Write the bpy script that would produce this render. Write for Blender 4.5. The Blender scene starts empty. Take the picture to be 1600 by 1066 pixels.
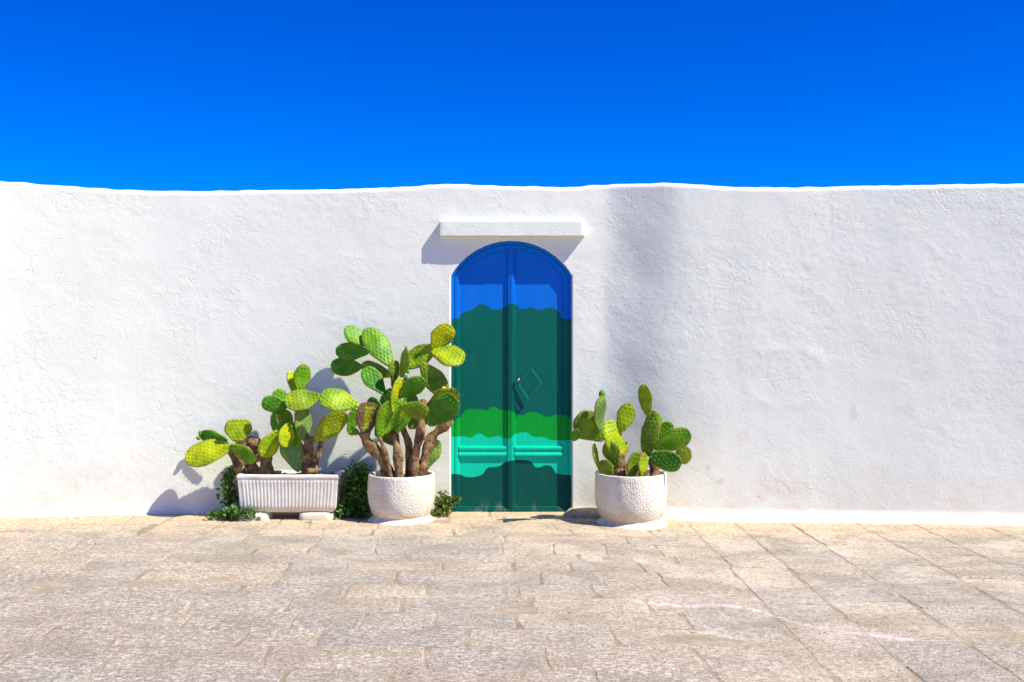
import bpy, bmesh, math, random
from mathutils import Vector, noise, Matrix
R = math.radians
random.seed(7)
SC = bpy.context.scene
COL = SC.collection

# ------------------------------------------------------------------ camera, sky, sun, exposure
D, EYE, HOR = 8.0, 1.38, 525.0          # camera distance to the wall, eye height, horizon row
cam = bpy.data.cameras.new('camera'); camo = bpy.data.objects.new('camera', cam); COL.objects.link(camo)
camo.location = (0, -D, EYE); camo.rotation_euler = (R(90), 0, 0)
cam.sensor_width = 36; cam.lens = 36; cam.shift_y = -8/1600; cam.clip_end = 2000
SC.camera = camo
SUN = Vector((2.2, -1.0, 3.0)).normalized()          # towards the sun
w = bpy.data.worlds.new('World'); SC.world = w; w.use_nodes = True
nt = w.node_tree; bg = nt.nodes['Background']
sky = nt.nodes.new('ShaderNodeTexSky'); sky.sky_type = 'NISHITA'; sky.sun_disc = False
sky.sun_elevation = math.asin(SUN.z); sky.sun_rotation = math.atan2(SUN.x, SUN.y)
sky.altitude = 1500; sky.air_density = 1.0; sky.dust_density = 0.0; sky.ozone_density = 4.0
gm = nt.nodes.new('ShaderNodeHueSaturation'); gm.inputs['Saturation'].default_value = 1.85; gm.inputs['Hue'].default_value = 0.531; gm.inputs['Value'].default_value = 1.0
nt.links.new(sky.outputs[0], gm.inputs['Color']); nt.links.new(gm.outputs[0], bg.inputs[0])
bg.inputs[1].default_value = 0.113
sl = bpy.data.lights.new('sun', 'SUN'); sl.energy = 4.8; sl.angle = R(0.53); sl.color = (1.0, 0.97, 0.85)
so = bpy.data.objects.new('sun', sl); COL.objects.link(so)
so.rotation_euler = SUN.to_track_quat('Z', 'Y').to_euler(); so.location = (6, -6, 9)
vs = SC.view_settings; vs.view_transform = 'Standard'; vs.look = 'None'; vs.gamma = 1; vs.use_curve_mapping = False
vs.exposure = 0.67

# ------------------------------------------------------------------ helpers
def W(px, py, y=0.0):
    k = (D + y) / D / 200.0
    return Vector(((px - 800) * k, y, EYE + (HOR - py) * k))
def frame(x0, y0, s):
    return lambda zx, zy, y=0.0: W(x0 + zx / s, y0 + zy / s, y)
def mesh_obj(name, verts, faces, mat=None, parent=None, smooth=True, attrs=None):
    me = bpy.data.meshes.new(name); me.from_pydata([tuple(v) for v in verts], [], faces)
    if smooth: me.polygons.foreach_set('use_smooth', [True] * len(me.polygons))
    if attrs:
        for k, vals in attrs.items():
            a = me.attributes.new(k, 'FLOAT', 'POINT'); a.data.foreach_set('value', vals)
    me.update()
    if mat: me.materials.append(mat)
    o = bpy.data.objects.new(name, me); COL.objects.link(o)
    if parent: o.parent = parent
    return o
def tag(o, label=None, cat=None, group=None, kind=None):
    if label: o['label'] = label
    if cat: o['category'] = cat
    if group: o['group'] = group
    if kind: o['kind'] = kind
    return o
def empty(name, loc):
    o = bpy.data.objects.new(name, None); COL.objects.link(o); o.location = loc; o.empty_display_size = 0.1
    return o
def localise(o, root):                   # verts are written in world space; keep them there under a moved Empty
    o.parent = root; o.matrix_parent_inverse = Matrix.Translation(root.location).inverted()
    return o
def sstep(a, b, x):
    t = min(1, max(0, (x - a) / (b - a))); return t * t * (3 - 2 * t)
def interp(pts, x):
    if x <= pts[0][0]: return pts[0][1]
    for i in range(len(pts) - 1):
        (x0, y0), (x1, y1) = pts[i], pts[i + 1]
        if x <= x1:
            pm = pts[i - 1] if i else (2 * x0 - x1, 2 * y0 - y1)
            pn = pts[i + 2] if i + 2 < len(pts) else (2 * x1 - x0, 2 * y1 - y0)
            h = x1 - x0; t = (x - x0) / h
            m0 = (y1 - pm[1]) / (x1 - pm[0]) * h; m1 = (pn[1] - y0) / (pn[0] - x0) * h
            return ((2*t**3 - 3*t*t + 1) * y0 + (t**3 - 2*t*t + t) * m0 + (-2*t**3 + 3*t*t) * y1 + (t**3 - t*t) * m1)
    return pts[-1][1]

class N:                                   # tiny node-graph helper
    def __init__(s, name):
        s.m = bpy.data.materials.new(name); s.m.use_nodes = True; s.t = s.m.node_tree
        s.b = s.t.nodes['Principled BSDF']; s.out = s.t.nodes['Material Output']
        s.g = s.t.nodes.new('ShaderNodeNewGeometry'); s.pos = s.g.outputs['Position']
    def n(s, typ, **kw):
        x = s.t.nodes.new(typ)
        for k, v in kw.items(): setattr(x, k, v)
        return x
    def put(s, sock, v):
        if isinstance(v, bpy.types.NodeSocket): s.t.links.new(v, sock)
        else: sock.default_value = v if not (isinstance(v, tuple) and len(v) == 3 and sock.type == 'RGBA') else (*v, 1)
    def math(s, op, a, b=0.0, c=None, clamp=False):
        x = s.n('ShaderNodeMath', operation=op, use_clamp=clamp); s.put(x.inputs[0], a); s.put(x.inputs[1], b)
        if c is not None: s.put(x.inputs[2], c)
        return x.outputs[0]
    def mapping(s, vec, scale=(1, 1, 1), loc=(0, 0, 0)):
        x = s.n('ShaderNodeMapping'); s.put(x.inputs[0], vec); x.inputs['Scale'].default_value = scale; x.inputs['Location'].default_value = loc
        return x.outputs[0]
    def noise(s, vec, scale, detail=4, rough=.55, dist=0):
        x = s.n('ShaderNodeTexNoise'); s.put(x.inputs['Vector'], vec); x.inputs['Scale'].default_value = scale
        x.inputs['Detail'].default_value = detail; x.inputs['Roughness'].default_value = rough; x.inputs['Distortion'].default_value = dist
        return x.outputs[0]
    def voro(s, vec, scale, feature='F1', out=0):
        x = s.n('ShaderNodeTexVoronoi', feature=feature); s.put(x.inputs['Vector'], vec); x.inputs['Scale'].default_value = scale
        return x.outputs[out]
    def ramp(s, f, a, b, lo=0.0, hi=1.0, smooth=True):
        x = s.n('ShaderNodeMapRange', interpolation_type='SMOOTHSTEP' if smooth else 'LINEAR'); s.put(x.inputs[0], f)
        x.inputs[1].default_value = a; x.inputs[2].default_value = b; x.inputs[3].default_value = lo; x.inputs[4].default_value = hi
        return x.outputs[0]
    def mix(s, f, a, b, mode='MIX'):
        x = s.n('ShaderNodeMix', data_type='RGBA', blend_type=mode); s.put(x.inputs[0], f); s.put(x.inputs[6], a); s.put(x.inputs[7], b)
        return x.outputs[2]
    def bump(s, h, strength, dist, prev=None):
        x = s.n('ShaderNodeBump'); s.put(x.inputs['Height'], h); x.inputs['Strength'].default_value = strength; x.inputs['Distance'].default_value = dist
        if prev: s.t.links.new(prev, x.inputs['Normal'])
        return x.outputs[0]
    def attr(s, name):
        return s.n('ShaderNodeAttribute', attribute_name=name).outputs['Fac']
    def done(s, color, rough=.8, normal=None, spec=.3):
        s.put(s.b.inputs['Base Color'], color); s.put(s.b.inputs['Roughness'], rough); s.b.inputs['Specular IOR Level'].default_value = spec
        if normal: s.t.links.new(normal, s.b.inputs['Normal'])
        return s.m
    def xyz(s):
        x = s.n('ShaderNodeSeparateXYZ'); s.put(x.inputs[0], s.pos); return x.outputs
    def blob(s, x, z, rx, rz, warp, a=.35, b=1.0):   # a stain of its own shape on the wall
        X = s.xyz()
        dx = s.math('DIVIDE', s.math('SUBTRACT', X[0], x), rx); dz = s.math('DIVIDE', s.math('SUBTRACT', X[2], z), rz)
        d = s.math('SQRT', s.math('ADD', s.math('MULTIPLY', dx, dx), s.math('MULTIPLY', dz, dz)))
        d = s.math('ADD', d, s.math('MULTIPLY', s.math('SUBTRACT', warp, .5), 2.2))
        return s.ramp(d, a, b, 1, 0)

# ------------------------------------------------------------------ materials
def mat_plaster():
    s = N('whitewashed_plaster'); p = s.pos
    big = s.noise(p, .9, 3); mid = s.noise(p, 5, 5, .6); fine = s.noise(p, 60, 5, .65); w2 = s.noise(p, 11, 4, .65)
    col = s.mix(s.ramp(big, .35, .7), (.735, .74, .65), (.775, .775, .685))
    X = s.xyz()
    low = s.math('MULTIPLY', s.ramp(X[2], 0.0, .55, 1, 0), s.ramp(mid, .38, .68))
    col = s.mix(s.math('MULTIPLY', low, .55), col, (.74, .64, .52))
    stains = [(2.60, .80, .04, .10, .5), (1.60, .26, .05, .04, .7), (1.50, .37, .03, .03, .8), (1.40, .50, .22, .20, .22), (2.98, .82, .10, .05, .25),
              (1.78, .62, .06, .05, .4), (3.42, .86, .12, .07, .3), (.62, .14, .10, .16, .4), (-3.3, .3, .3, .12, .2), (2.15, .2, .3, .06, .3)]
    for x, z, rx, rz, k in stains:
        col = s.mix(s.math('MULTIPLY', s.blob(x, z, rx, rz, w2), k * .7), col, (.62, .49, .38))
    # little pits with dirt in them
    v = s.voro(p, 5.5); col = s.mix(s.math('MULTIPLY', s.ramp(v, .035, .06, 1, 0), s.ramp(mid, .5, .62)), col, (.5, .45, .4))
    # relief: soft float marks, sparse lumps and flaked edges, fine grain
    patch = s.ramp(s.noise(p, 1.5, 3), .50, .66)
    flake = s.math('MULTIPLY', s.ramp(s.noise(p, 13, 6, .6, .6), .50, .56), patch)
    wm = s.n('ShaderNodeMix', data_type='VECTOR'); wm.inputs[0].default_value = .12
    nz = s.n('ShaderNodeTexNoise'); s.put(nz.inputs['Vector'], p); nz.inputs['Scale'].default_value = 6; nz.inputs['Detail'].default_value = 4
    s.put(wm.inputs[4], p); s.put(wm.inputs[5], nz.outputs['Color'])
    crack = s.ramp(s.voro(wm.outputs[1], 5, 'DISTANCE_TO_EDGE'), 0, .018)
    crack = s.math('MAXIMUM', crack, s.ramp(s.noise(p, 2.1, 3), .64, .59))
    nrm = s.bump(flake, .35, .004)
    nrm = s.bump(crack, .35, .004, nrm)
    nrm = s.bump(s.math('MULTIPLY', s.noise(p, 30, 5, .62), s.ramp(s.noise(p, 2.6, 3), .36, .66, .25, 1)), .20, .010, nrm)
    nrm = s.bump(fine, .34, .004, nrm)
    return s.done(col, .9, nrm, .15)

def mat_stone():
    s = N('worn_limestone'); p = s.pos
    oi = s.n('ShaderNodeObjectInfo').outputs['Random']; ri = s.g.outputs['Random Per Island']
    rnd = s.math('FRACT', s.math('ADD', oi, ri))
    q = s.mapping(p, (1, 1.25, 1))
    m1 = s.noise(q, 2.6, 5, .62, .5); m2 = s.noise(q, 34, 6, .72, .5); m3 = s.noise(q, 85, 4, .7); m4 = s.noise(q, 21, 4, .7, .8); m5 = s.noise(q, 1.1, 3, .6)
    X0 = s.xyz()
    worn = s.ramp(s.math('ADD', s.math('ADD', s.math('MULTIPLY', X0[0], -.28), s.math('MULTIPLY', X0[1], -.33)), s.math('MULTIPLY', m1, 1.2)), 1.0, 2.3)   # scuffed, darker corner of the yard
    col = s.mix(s.ramp(m1, .32, .68), (.36, .295, .22), (.56, .475, .375))
    col = s.mix(s.math('MULTIPLY', s.ramp(m5, .52, .40), .5), col, (.30, .25, .20))
    col = s.mix(s.math('MULTIPLY', worn, .55), col, (.27, .225, .18))
    col = s.mix(s.math('MULTIPLY', s.ramp(m2, .51, .58), s.math('MULTIPLY', s.ramp(worn, 0, 1, .65, .95, False), s.ramp(m1, .36, .60, .35, 1))), col, (.68, .61, .525))
    col = s.mix(s.math('MULTIPLY', s.ramp(m2, .46, .38), .75), col, (.235, .185, .13))
    col = s.mix(s.math('MULTIPLY', s.ramp(m3, .54, .64), s.ramp(m5, .4, .62, .15, .7)), col, (.17, .13, .09))
    col = s.mix(s.math('MULTIPLY', s.ramp(m3, .46, .37), .55), col, (.72, .66, .58))
    col = s.mix(s.math('MULTIPLY', s.ramp(m4, .60, .68), .6), col, (.17, .13, .09))
    tint = s.mix(rnd, (.88, .89, .91), (1.09, 1.04, .99)); col = s.mix(1.0, col, tint, 'MULTIPLY')
    X = s.xyz()
    # ochre dust gathered along the wall foot
    dust = s.math('MULTIPLY', s.ramp(s.math('ADD', X[1], s.math('MULTIPLY', s.math('SUBTRACT', m1, .5), 1.5)), -1.05, -.2), .85)
    col = s.mix(dust, col, s.mix(s.ramp(m2, .4, .6), (.50, .33, .16), (.74, .59, .41)))
    # white paint trail
    fc = s.n('ShaderNodeFloatCurve'); s.put(fc.inputs['Value'], s.ramp(X[0], .5, 3.1, 0, 1, False))
    line = []
    for px, py in [(925, 932), (955, 938), (1050, 944), (1160, 943), (1210, 954), (1260, 967), (1310, 976), (1365, 981), (1450, 990), (1560, 1001)]:
        dist = EYE * 1600 / (py - HOR); line.append(((px - 800) * dist / 1600, dist - D))
    c = fc.mapping.curves[0]; pts = [((x - .5) / 2.6, (y + 5) / 3) for x, y in line]
    c.points[0].location = (0, pts[0][1]); c.points[1].location = (1, pts[-1][1])
    for x, y in pts:
        if .01 < x < .99: c.points.new(x, y)
    fc.mapping.update()
    yl = s.math('SUBTRACT', s.math('MULTIPLY', fc.outputs[0], 3), 5)
    dl = s.math('ABSOLUTE', s.math('SUBTRACT', X[1], yl))
    dl = s.math('ADD', dl, s.math('MULTIPLY', s.math('SUBTRACT', s.noise(p, 5, 5, .7), .45), .10))
    trail = s.math('MULTIPLY', s.math('MULTIPLY', s.ramp(dl, .008, .05, 1, 0), s.ramp(m2, .34, .54)), s.ramp(s.noise(p, 3.1, 3), .30, .52, .3, 1))
    trail = s.math('MULTIPLY', trail, s.math('MULTIPLY', s.ramp(X[0], .58, .66), s.ramp(X[0], 1.75, 2.4, 1, 0)))
    col = s.mix(s.math('MULTIPLY', trail, .6), col, (.74, .71, .67))
    sp = s.voro(p, 9); col = s.mix(s.math('MULTIPLY', s.ramp(sp, .05, .085, 1, 0), s.ramp(s.noise(p, 2.2, 2), .46, .56)), col, (.09, .07, .05))
    h = s.math('SUBTRACT', s.math('MULTIPLY', m2, .6), s.math('MULTIPLY', m3, .5))
    nrm = s.bump(m1, .4, .02); nrm = s.bump(h, .9, .018, nrm)
    return s.done(col, .88, nrm, .2)

def mat_joint():
    s = N('sandy_joint_filling'); p = s.pos
    a = s.noise(p, 4, 5, .6); b = s.noise(p, 60, 5, .7)
    col = s.mix(s.ramp(a, .3, .7), (.26, .195, .135), (.46, .38, .29)); col = s.mix(s.ramp(b, .5, .75), col, (.18, .13, .085))
    return s.done(col, .95, s.bump(b, .7, .01), .1)

def mat_mural():
    s = N('painted_door_landscape'); X = s.xyz(); p = s.pos
    u = s.ramp(X[0], W(703, 0, .05).x, W(895, 0, .05).x, 0, 1, False)
    def f4(zx, zy): return 650 + zx / 3.553, 320 + zy / 3.553
    def f5(zx, zy): return 670 + zx * .2345, 580 + zy * .2345
    B1 = [f4(*q) for q in [(195,632),(235,630),(250,605),(320,578),(365,553),(440,582),(500,565),(535,548),(590,578),(640,570),(690,585),(735,572),(800,605),(815,634),(865,634)]]
    B2 = [f5(*q) for q in [(150,335),(205,310),(265,255),(340,255),(385,262),(425,238),(480,258),(540,262),(625,295),(665,275),(710,275),(800,305),(850,292),(945,325)]]
    B3 = [f5(*q) for q in [(150,438),(230,435),(275,443),(335,418),(400,445),(455,432),(520,450),(575,420),(640,408),(700,438),(760,440),(820,460),(890,460),(950,455)]]
    B4 = [f5(*q) for q in [(150,680),(205,688),(265,708),(350,692),(400,642),(450,638),(545,595),(620,592),(680,602),(720,642),(790,628),(825,645),(860,685),(950,687)]]
    wob = s.math('MULTIPLY', s.math('SUBTRACT', s.noise(p, 30, 3), .5), .006)
    zz = s.math('ADD', X[2], wob)
    col = (.0, .080, .060)
    cols = [(.0, .57, .35), (.0, .31, .030), (.0, .110, .083), (.0, .140, .60)]
    for B, c0 in zip([B4, B3, B2, B1], cols):
        fc = s.n('ShaderNodeFloatCurve'); s.put(fc.inputs['Value'], u)
        zs = [W(0, py, .05).z for px, py in B]; lo, hi = min(zs) - .05, max(zs) + .05
        c = fc.mapping.curves[0]; pts = [((px - 703) / 192, (z - lo) / (hi - lo)) for (px, py), z in zip(B, zs)]
        c.points[0].location = (0, pts[0][1]); c.points[1].location = (1, pts[-1][1])
        for x, y in pts[1:-1]: c.points.new(x, y)
        fc.mapping.update()
        z = s.math('ADD', s.math('MULTIPLY', fc.outputs[0], hi - lo), lo)
        col = s.mix(s.ramp(s.math('SUBTRACT', zz, z), -.0015, .0015), col, c0)
    brush = s.noise(s.mapping(p, (1, 1, .06)), 90, 4, .65); blot = s.noise(p, 3, 4)
    col = s.mix(1, col, s.mix(s.math('ADD', s.math('MULTIPLY', brush, .6), s.math('MULTIPLY', blot, .4)), (.58, .62, .64), (1.42, 1.38, 1.36)), 'MULTIPLY')
    wear = s.noise(s.mapping(p, (1, 1, .35)), 9, 6, .65)
    col = s.mix(s.math('MULTIPLY', s.ramp(wear, .58, .75), .07), col, (.12, .30, .28))
    col = s.mix(s.math('MULTIPLY', s.ramp(X[2], .0, .12, 1, 0), s.math('MULTIPLY', s.ramp(wear, .5, .66), .3)), col, (.35, .34, .26))
    return s.done(col, s.ramp(wear, .3, .7, .42, .6), s.bump(s.noise(s.mapping(p, (3, 3, 1)), 40, 4), .10, .003), .16)

def mat_pad():
    s = N('cactus_pad_skin'); p = s.pos
    oi = s.n('ShaderNodeObjectInfo'); base = oi.outputs['Color']; cork = oi.outputs['Alpha']
    ar = s.attr('areole'); ed = s.attr('rim')
    n1 = s.noise(p, 22, 4, .6); n2 = s.noise(p, 130, 4, .65); n3 = s.noise(p, 9, 3)
    col = s.mix(s.ramp(n3, .3, .7), s.mix(1, base, (.55, .70, .8), 'MULTIPLY'), s.mix(1, base, (1.35, 1.15, 1.0), 'MULTIPLY'))
    col = s.mix(s.math('MULTIPLY', s.ramp(ed, .78, .98), .55), col, (.24, .24, .03))
    col = s.mix(s.math('MULTIPLY', s.ramp(ar, .86, .99), .45), col, (.46, .50, .20))
    cm = s.math('ADD', s.math('ADD', s.math('MULTIPLY', ed, .42), s.math('MULTIPLY', n1, .9)), s.math('MULTIPLY', cork, 1.1))
    cm = s.math('SUBTRACT', cm, s.math('MULTIPLY', s.ramp(n3, .35, .7), .2))
    ck = s.ramp(cm, 1.05, 1.25)
    brown = s.mix(s.ramp(n2, .35, .65), (.09, .05, .025), (.30, .18, .085))
    col = s.mix(s.math('MULTIPLY', s.ramp(cm, .92, 1.10), .7), col, (.33, .22, .02))
    col = s.mix(ck, col, brown)
    nrm = s.bump(n2, s.ramp(ck, 0, 1, .12, .8, False) and .25, .004)
    s.b.inputs['Subsurface Weight'].default_value = .0
    s.done(col, s.ramp(ck, 0, 1, .46, .9, False), nrm, .35)
    tr = s.n('ShaderNodeBsdfTranslucent'); s.put(tr.inputs[0], s.mix(1, col, (1.0, 1.0, .35), 'MULTIPLY'))
    mx = s.n('ShaderNodeMixShader'); mx.inputs[0].default_value = .28
    s.t.links.new(s.b.outputs[0], mx.inputs[1]); s.t.links.new(tr.outputs[0], mx.inputs[2]); s.t.links.new(mx.outputs[0], s.out.inputs[0])
    return s.m

def mat_bark():
    s = N('corky_cactus_bark'); p = s.pos
    a = s.noise(p, 18, 5, .65); b = s.noise(p, 95, 5, .7); v = s.voro(p, 70)
    col = s.mix(s.ramp(a, .34, .66), (.12, .060, .024), (.44, .265, .115))
    col = s.mix(s.math('MULTIPLY', s.ramp(b, .5, .7), .7), col, (.52, .39, .24)); col = s.mix(s.ramp(v, .16, .05), col, (.05, .03, .018))
    nrm = s.bump(a, .9, .03); nrm = s.bump(b, 1.0, .014, nrm)
    return s.done(col, .92, nrm, .15)

def mat_pot():
    s = N('rough_white_pot'); X = s.xyz(); p = s.pos
    a = s.noise(p, 7, 5, .65); f = s.noise(s.mapping(p, (1, 1, .45)), 120, 3, .6); v = s.voro(s.mapping(p, (1, 1, .7)), 105)
    col = s.mix(s.ramp(a, .35, .7), (.78, .735, .62), (.70, .60, .455))
    col = s.mix(s.math('MULTIPLY', s.ramp(X[2], .02, .16, 1, 0), s.ramp(a, .3, .6, .1, .7)), col, (.58, .42, .25))
    col = s.mix(s.math('MULTIPLY', s.ramp(s.noise(p, 26, 5, .7), .64, .72), .7), col, (.33, .27, .2))
    drip = s.math('MULTIPLY', s.ramp(s.noise(s.mapping(p, (1, 1, .12)), 16, 4, .6), .54, .68), .35); col = s.mix(drip, col, (.50, .41, .29))
    h = s.math('SUBTRACT', s.math('MULTIPLY', f, .6), v)
    nrm = s.bump(h, .7, .006)
    return s.done(col, .9, nrm, .2)

def mat_planter():
    s = N('whitewashed_planter_concrete'); X = s.xyz(); p = s.pos
    a = s.noise(p, 8, 5, .65); f = s.noise(p, 90, 4, .6)
    col = s.mix(s.ramp(a, .35, .7), (.77, .745, .66), (.68, .62, .51))
    col = s.mix(s.math('MULTIPLY', s.ramp(X[2], .02, .14, 1, 0), .5), col, (.56, .44, .30))
    col = s.mix(s.math('MULTIPLY', s.ramp(s.noise(p, 30, 5, .7), .62, .72), .6), col, (.4, .36, .3))
    return s.done(col, .85, s.bump(f, .35, .004, s.bump(a, .3, .01)), .2)

def mat_simple(name, c0, c1, scale, rough=.9, bump=.5, dist=.01):
    s = N(name); a = s.noise(s.pos, scale, 5, .65)
    return s.done(s.mix(s.ramp(a, .35, .65), c0, c1), rough, s.bump(a, bump, dist), .2)

def mat_leaf(name, c0, c1):
    s = N(name); r = s.g.outputs['Random Per Island']
    s.done(s.mix(r, c0, c1), .5, None, .35)
    tr = s.n('ShaderNodeBsdfTranslucent'); s.put(tr.inputs[0], s.mix(r, c0, c1))
    mx = s.n('ShaderNodeMixShader'); mx.inputs[0].default_value = .25
    s.t.links.new(s.b.outputs[0], mx.inputs[1]); s.t.links.new(tr.outputs[0], mx.inputs[2]); s.t.links.new(mx.outputs[0], s.out.inputs[0])
    return s.m

M_WALL = mat_plaster(); M_STONE = mat_stone(); M_JOINT = mat_joint(); M_DOOR = mat_mural(); M_PAD = mat_pad(); M_BARK = mat_bark()
M_POT = mat_pot(); M_PLANTER = mat_planter()
M_FOOT = mat_simple('smeared_lime_plaster', (.60, .52, .38), (.78, .75, .65), 9, .9, .4, .01)
M_SOIL = mat_simple('dry_soil', (.06, .035, .02), (.20, .13, .075), 55, .95, 1.0, .02)
M_LEAF = mat_leaf('shrub_leaf', (.035, .12, .012), (.13, .26, .025)); M_STEM = mat_simple('shrub_stem', (.10, .09, .03), (.18, .12, .06), 40)
M_IRON = mat_simple('green_painted_iron', (.004, .15, .13), (.008, .20, .175), 30, .28, .1, .003)
M_STEEL = mat_simple('worn_steel', (.45, .44, .42), (.65, .64, .62), 80, .3, .1, .002); M_STEEL.node_tree.nodes['Principled BSDF'].inputs['Metallic'].default_value = 1
M_EARTH = mat_simple('dry_earth', (.38, .32, .26), (.48, .42, .35), 2)
M_FLOWER = mat_simple('yellow_fruit', (.55, .33, .02), (.65, .45, .05), 40, .5, .2, .003)

# ------------------------------------------------------------------ ground and paving
def gz(x): return -.035 * sstep(.5, 1.7, x)
n = 48; gv = [(0, 0, -.06)]; gf = []
rings = [6, 14, 30, 80, 250, 900]
for r in rings:
    for k in range(n): gv.append((r * math.cos(2*math.pi*k/n), r * math.sin(2*math.pi*k/n) - 4, -.075))
gv[0] = (0, -4, -.075)
for k in range(n): gf.append((0, 1 + k, 1 + (k + 1) % n))
for i in range(len(rings) - 1):
    for k in range(n):
        a = 1 + i * n; gf.append((a + k, a + n + k, a + n + (k + 1) % n, a + (k + 1) % n))
tag(mesh_obj('ground', gv, gf, M_EARTH), 'dry earth ground beyond the paved yard', kind='structure')

xs = [-9 + 18 * i / 120 for i in range(121)]; ys = [-14 + 14.25 * j / 60 for j in range(61)]
pv = [(x, y, gz(x) - .0024 - .0004 * sstep(.6, 1.8, x) + .0026 * noise.noise((x * 3, y * 3, 5))) for y in ys for x in xs]
pf = [(j*121+i, j*121+i+1, (j+1)*121+i+1, (j+1)*121+i) for j in range(60) for i in range(120)]
paving = tag(mesh_obj('pavement', pv, pf, M_JOINT), 'old limestone slab pavement in front of the white wall', kind='structure')

def warp(x, y):
    return (x + .020 * noise.noise((x * 1.6, y * 1.6, 3)) + .011 * noise.noise((x * 6, y * 6, 8)) + .006 * noise.noise((x * 19, y * 19, 21)),
            y + .022 * noise.noise((x * 1.6, y * 1.6, 40)) + .010 * noise.noise((x * 6, y * 6, 48)) + .005 * noise.noise((x * 19, y * 19, 61)))
def slab(x0, x1, y0, y1, rng):
    g = .0015 + rng.random() * .0040; h = rng.uniform(-.0015, .0025); bv = rng.uniform(.004, .008)
    tx, ty = rng.uniform(-.003, .003), rng.uniform(-.004, .004)
    cx, cy = (x0 + x1) / 2, (y0 + y1) / 2
    kx = max(2, round((x1 - x0) / .13)); ky = max(2, round((y1 - y0) / .13))
    out = []
    for (ax, ay, bx_, by_, m) in ((x0+g, y0+g, x1-g, y0+g, kx), (x1-g, y0+g, x1-g, y1-g, ky), (x1-g, y1-g, x0+g, y1-g, kx), (x0+g, y1-g, x0+g, y0+g, ky)):
        for i in range(m):
            t = i / m; j = .0035
            if i == 0: t = .03
            q = warp(ax + (bx_-ax)*t, ay + (by_-ay)*t); out.append([q[0] + rng.uniform(-j, j), q[1] + rng.uniform(-j, j)])
    m = len(out); v = []
    for x, y in out: v.append((x, y, gz(x) - .03))
    for x, y in out: v.append((x, y, gz(x) + h - .004 + rng.uniform(-.001, .001)))
    for x, y in out:
        dx, dy = cx - x, cy - y; l = math.hypot(dx, dy); q = bv * 1.5
        v.append((x + dx/l*q, y + dy/l*q, gz(x) + h + tx*(x-cx) + ty*(y-cy)))
    f = []
    for r in range(2):
        for i in range(m): f.append((r*m+i, r*m+(i+1) % m, (r+1)*m+(i+1) % m, (r+1)*m+i))
    f.append(tuple(range(2*m, 3*m)))
    return v, f
rng = random.Random(21); nstone = 0; fv, ff = [], []
rects = []
XA, XB = -2.15, 1.32                       # between these the courses run along the wall
y = .06
while y > -11:
    y0 = y - rng.choice((.20, .23, .26, .28, .31, .34)); x = XA
    while x < XB - .01:
        x1 = x + rng.choice((.34, .42, .50, .58, .68, .82))
        if XB - x1 < .22: x1 = XB
        rects.append((x, x1, y0, y)); x = x1
    y = y0
for lo, hi in ((-7.4, XA), (XB, 7.4)):     # outside them, in strips square to it
    x = lo
    while x < hi - .01:
        x1 = x + rng.choice((.30, .36, .42, .50))
        if hi - x1 < .2: x1 = hi
        y = .06 + rng.uniform(-.0, .0)
        while y > -11:
            y0 = y - rng.choice((.22, .28, .34, .40, .50)); rects.append((x, x1, y0, y)); y = y0
        x = x1
for x, x1, y0, y in rects:
    v, f = slab(x, x1, y0, y, rng)
    dist = D + (y0 + y) / 2; half = dist / 2 + .14
    if dist > 3.95 and x1 > -half and x < half:
        mesh_obj('stone', v, f, M_STONE, paving, smooth=False); nstone += 1
    else:
        b = len(fv); fv += v; ff += [tuple(b + i for i in q) for q in f]
tag(mesh_obj('outlying_stones', fv, ff, M_STONE, paving, smooth=False), kind='stuff')
print('stones', nstone)

# ------------------------------------------------------------------ the wall
DC = W(799, 0, 0).x; HW = .472; ZS = 1.850; ZA = 2.123; RISE = ZA - ZS
AR = (HW*HW + RISE*RISE) / (2 * RISE); ACZ = ZA - AR; REC = .031
WY = [(-9, -2.3), (-6, -.95), (-4, -.29), (-3, -.105), (-2, -.015), (-1, 0), (0, 0), (.6, .0), (.78, -.010), (1.27, -.125), (1.7, -.155), (2.5, -.195), (3.2, -.245), (4, -.315), (6, -.50), (9, -.75)]
TOP = [(-700, 262), (-300, 270), (0, 282), (60, 287), (130, 292), (230, 297), (330, 297.5), (420, 296), (520, 295), (600, 292), (655, 290), (672, 287), (720, 287.5), (800, 290), (900, 291), (940, 288),
       (1000, 286), (1040, 285), (1080, 287), (1150, 291), (1230, 292), (1330, 290), (1450, 288), (1600, 286), (1900, 284), (2400, 290)]
def wall_y(x): return interp(WY, x)
def wall_top(x):
    yy = wall_y(x); px = 800 + x * 200 * D / (D + yy)
    return EYE + (HOR - interp(TOP, px)) / 200 * (D + yy) / D + .004 * noise.noise((x * 4, 3, 1))
def relief(x, z):
    d = .0060 * noise.noise((x * 1.3, z * 1.3, 0)) + .0022 * noise.noise((x * 4, z * 4, 7)) + .0009 * noise.noise((x * 11, z * 11, 13))
    m = noise.noise((x * .9, z * .9, 31)); m = min(1, max(0, m * 2.5 + .55))
    d += .0013 * m * noise.noise((x * 27, z * 27, 3))
    lump = noise.noise((x * 7, z * 7, 51)); d -= .0014 * m * max(0, lump - .32) * 3
    # broad shallow scar left of the middle of the right-hand stretch
    q = math.hypot((x - 2.1) / .33, (z - 1.06) / .22); a = math.exp(-((q - 1) / .16) ** 2)
    d -= .0045 * a * (noise.noise((x * 5, z * 5, 77)) + .35)
    return d
def wavy(x, z):                 # the bulge beyond the door is not a straight fold
    k = sstep(.62, .85, x) * (1 - sstep(1.6, 2.4, x))
    return wall_y(x + k * (.10 * noise.noise((x * 1.0, z * 1.1, 90)) + .03 * noise.noise((x * 3, z * 3, 95)))) if k > 0 else wall_y(x)
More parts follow.
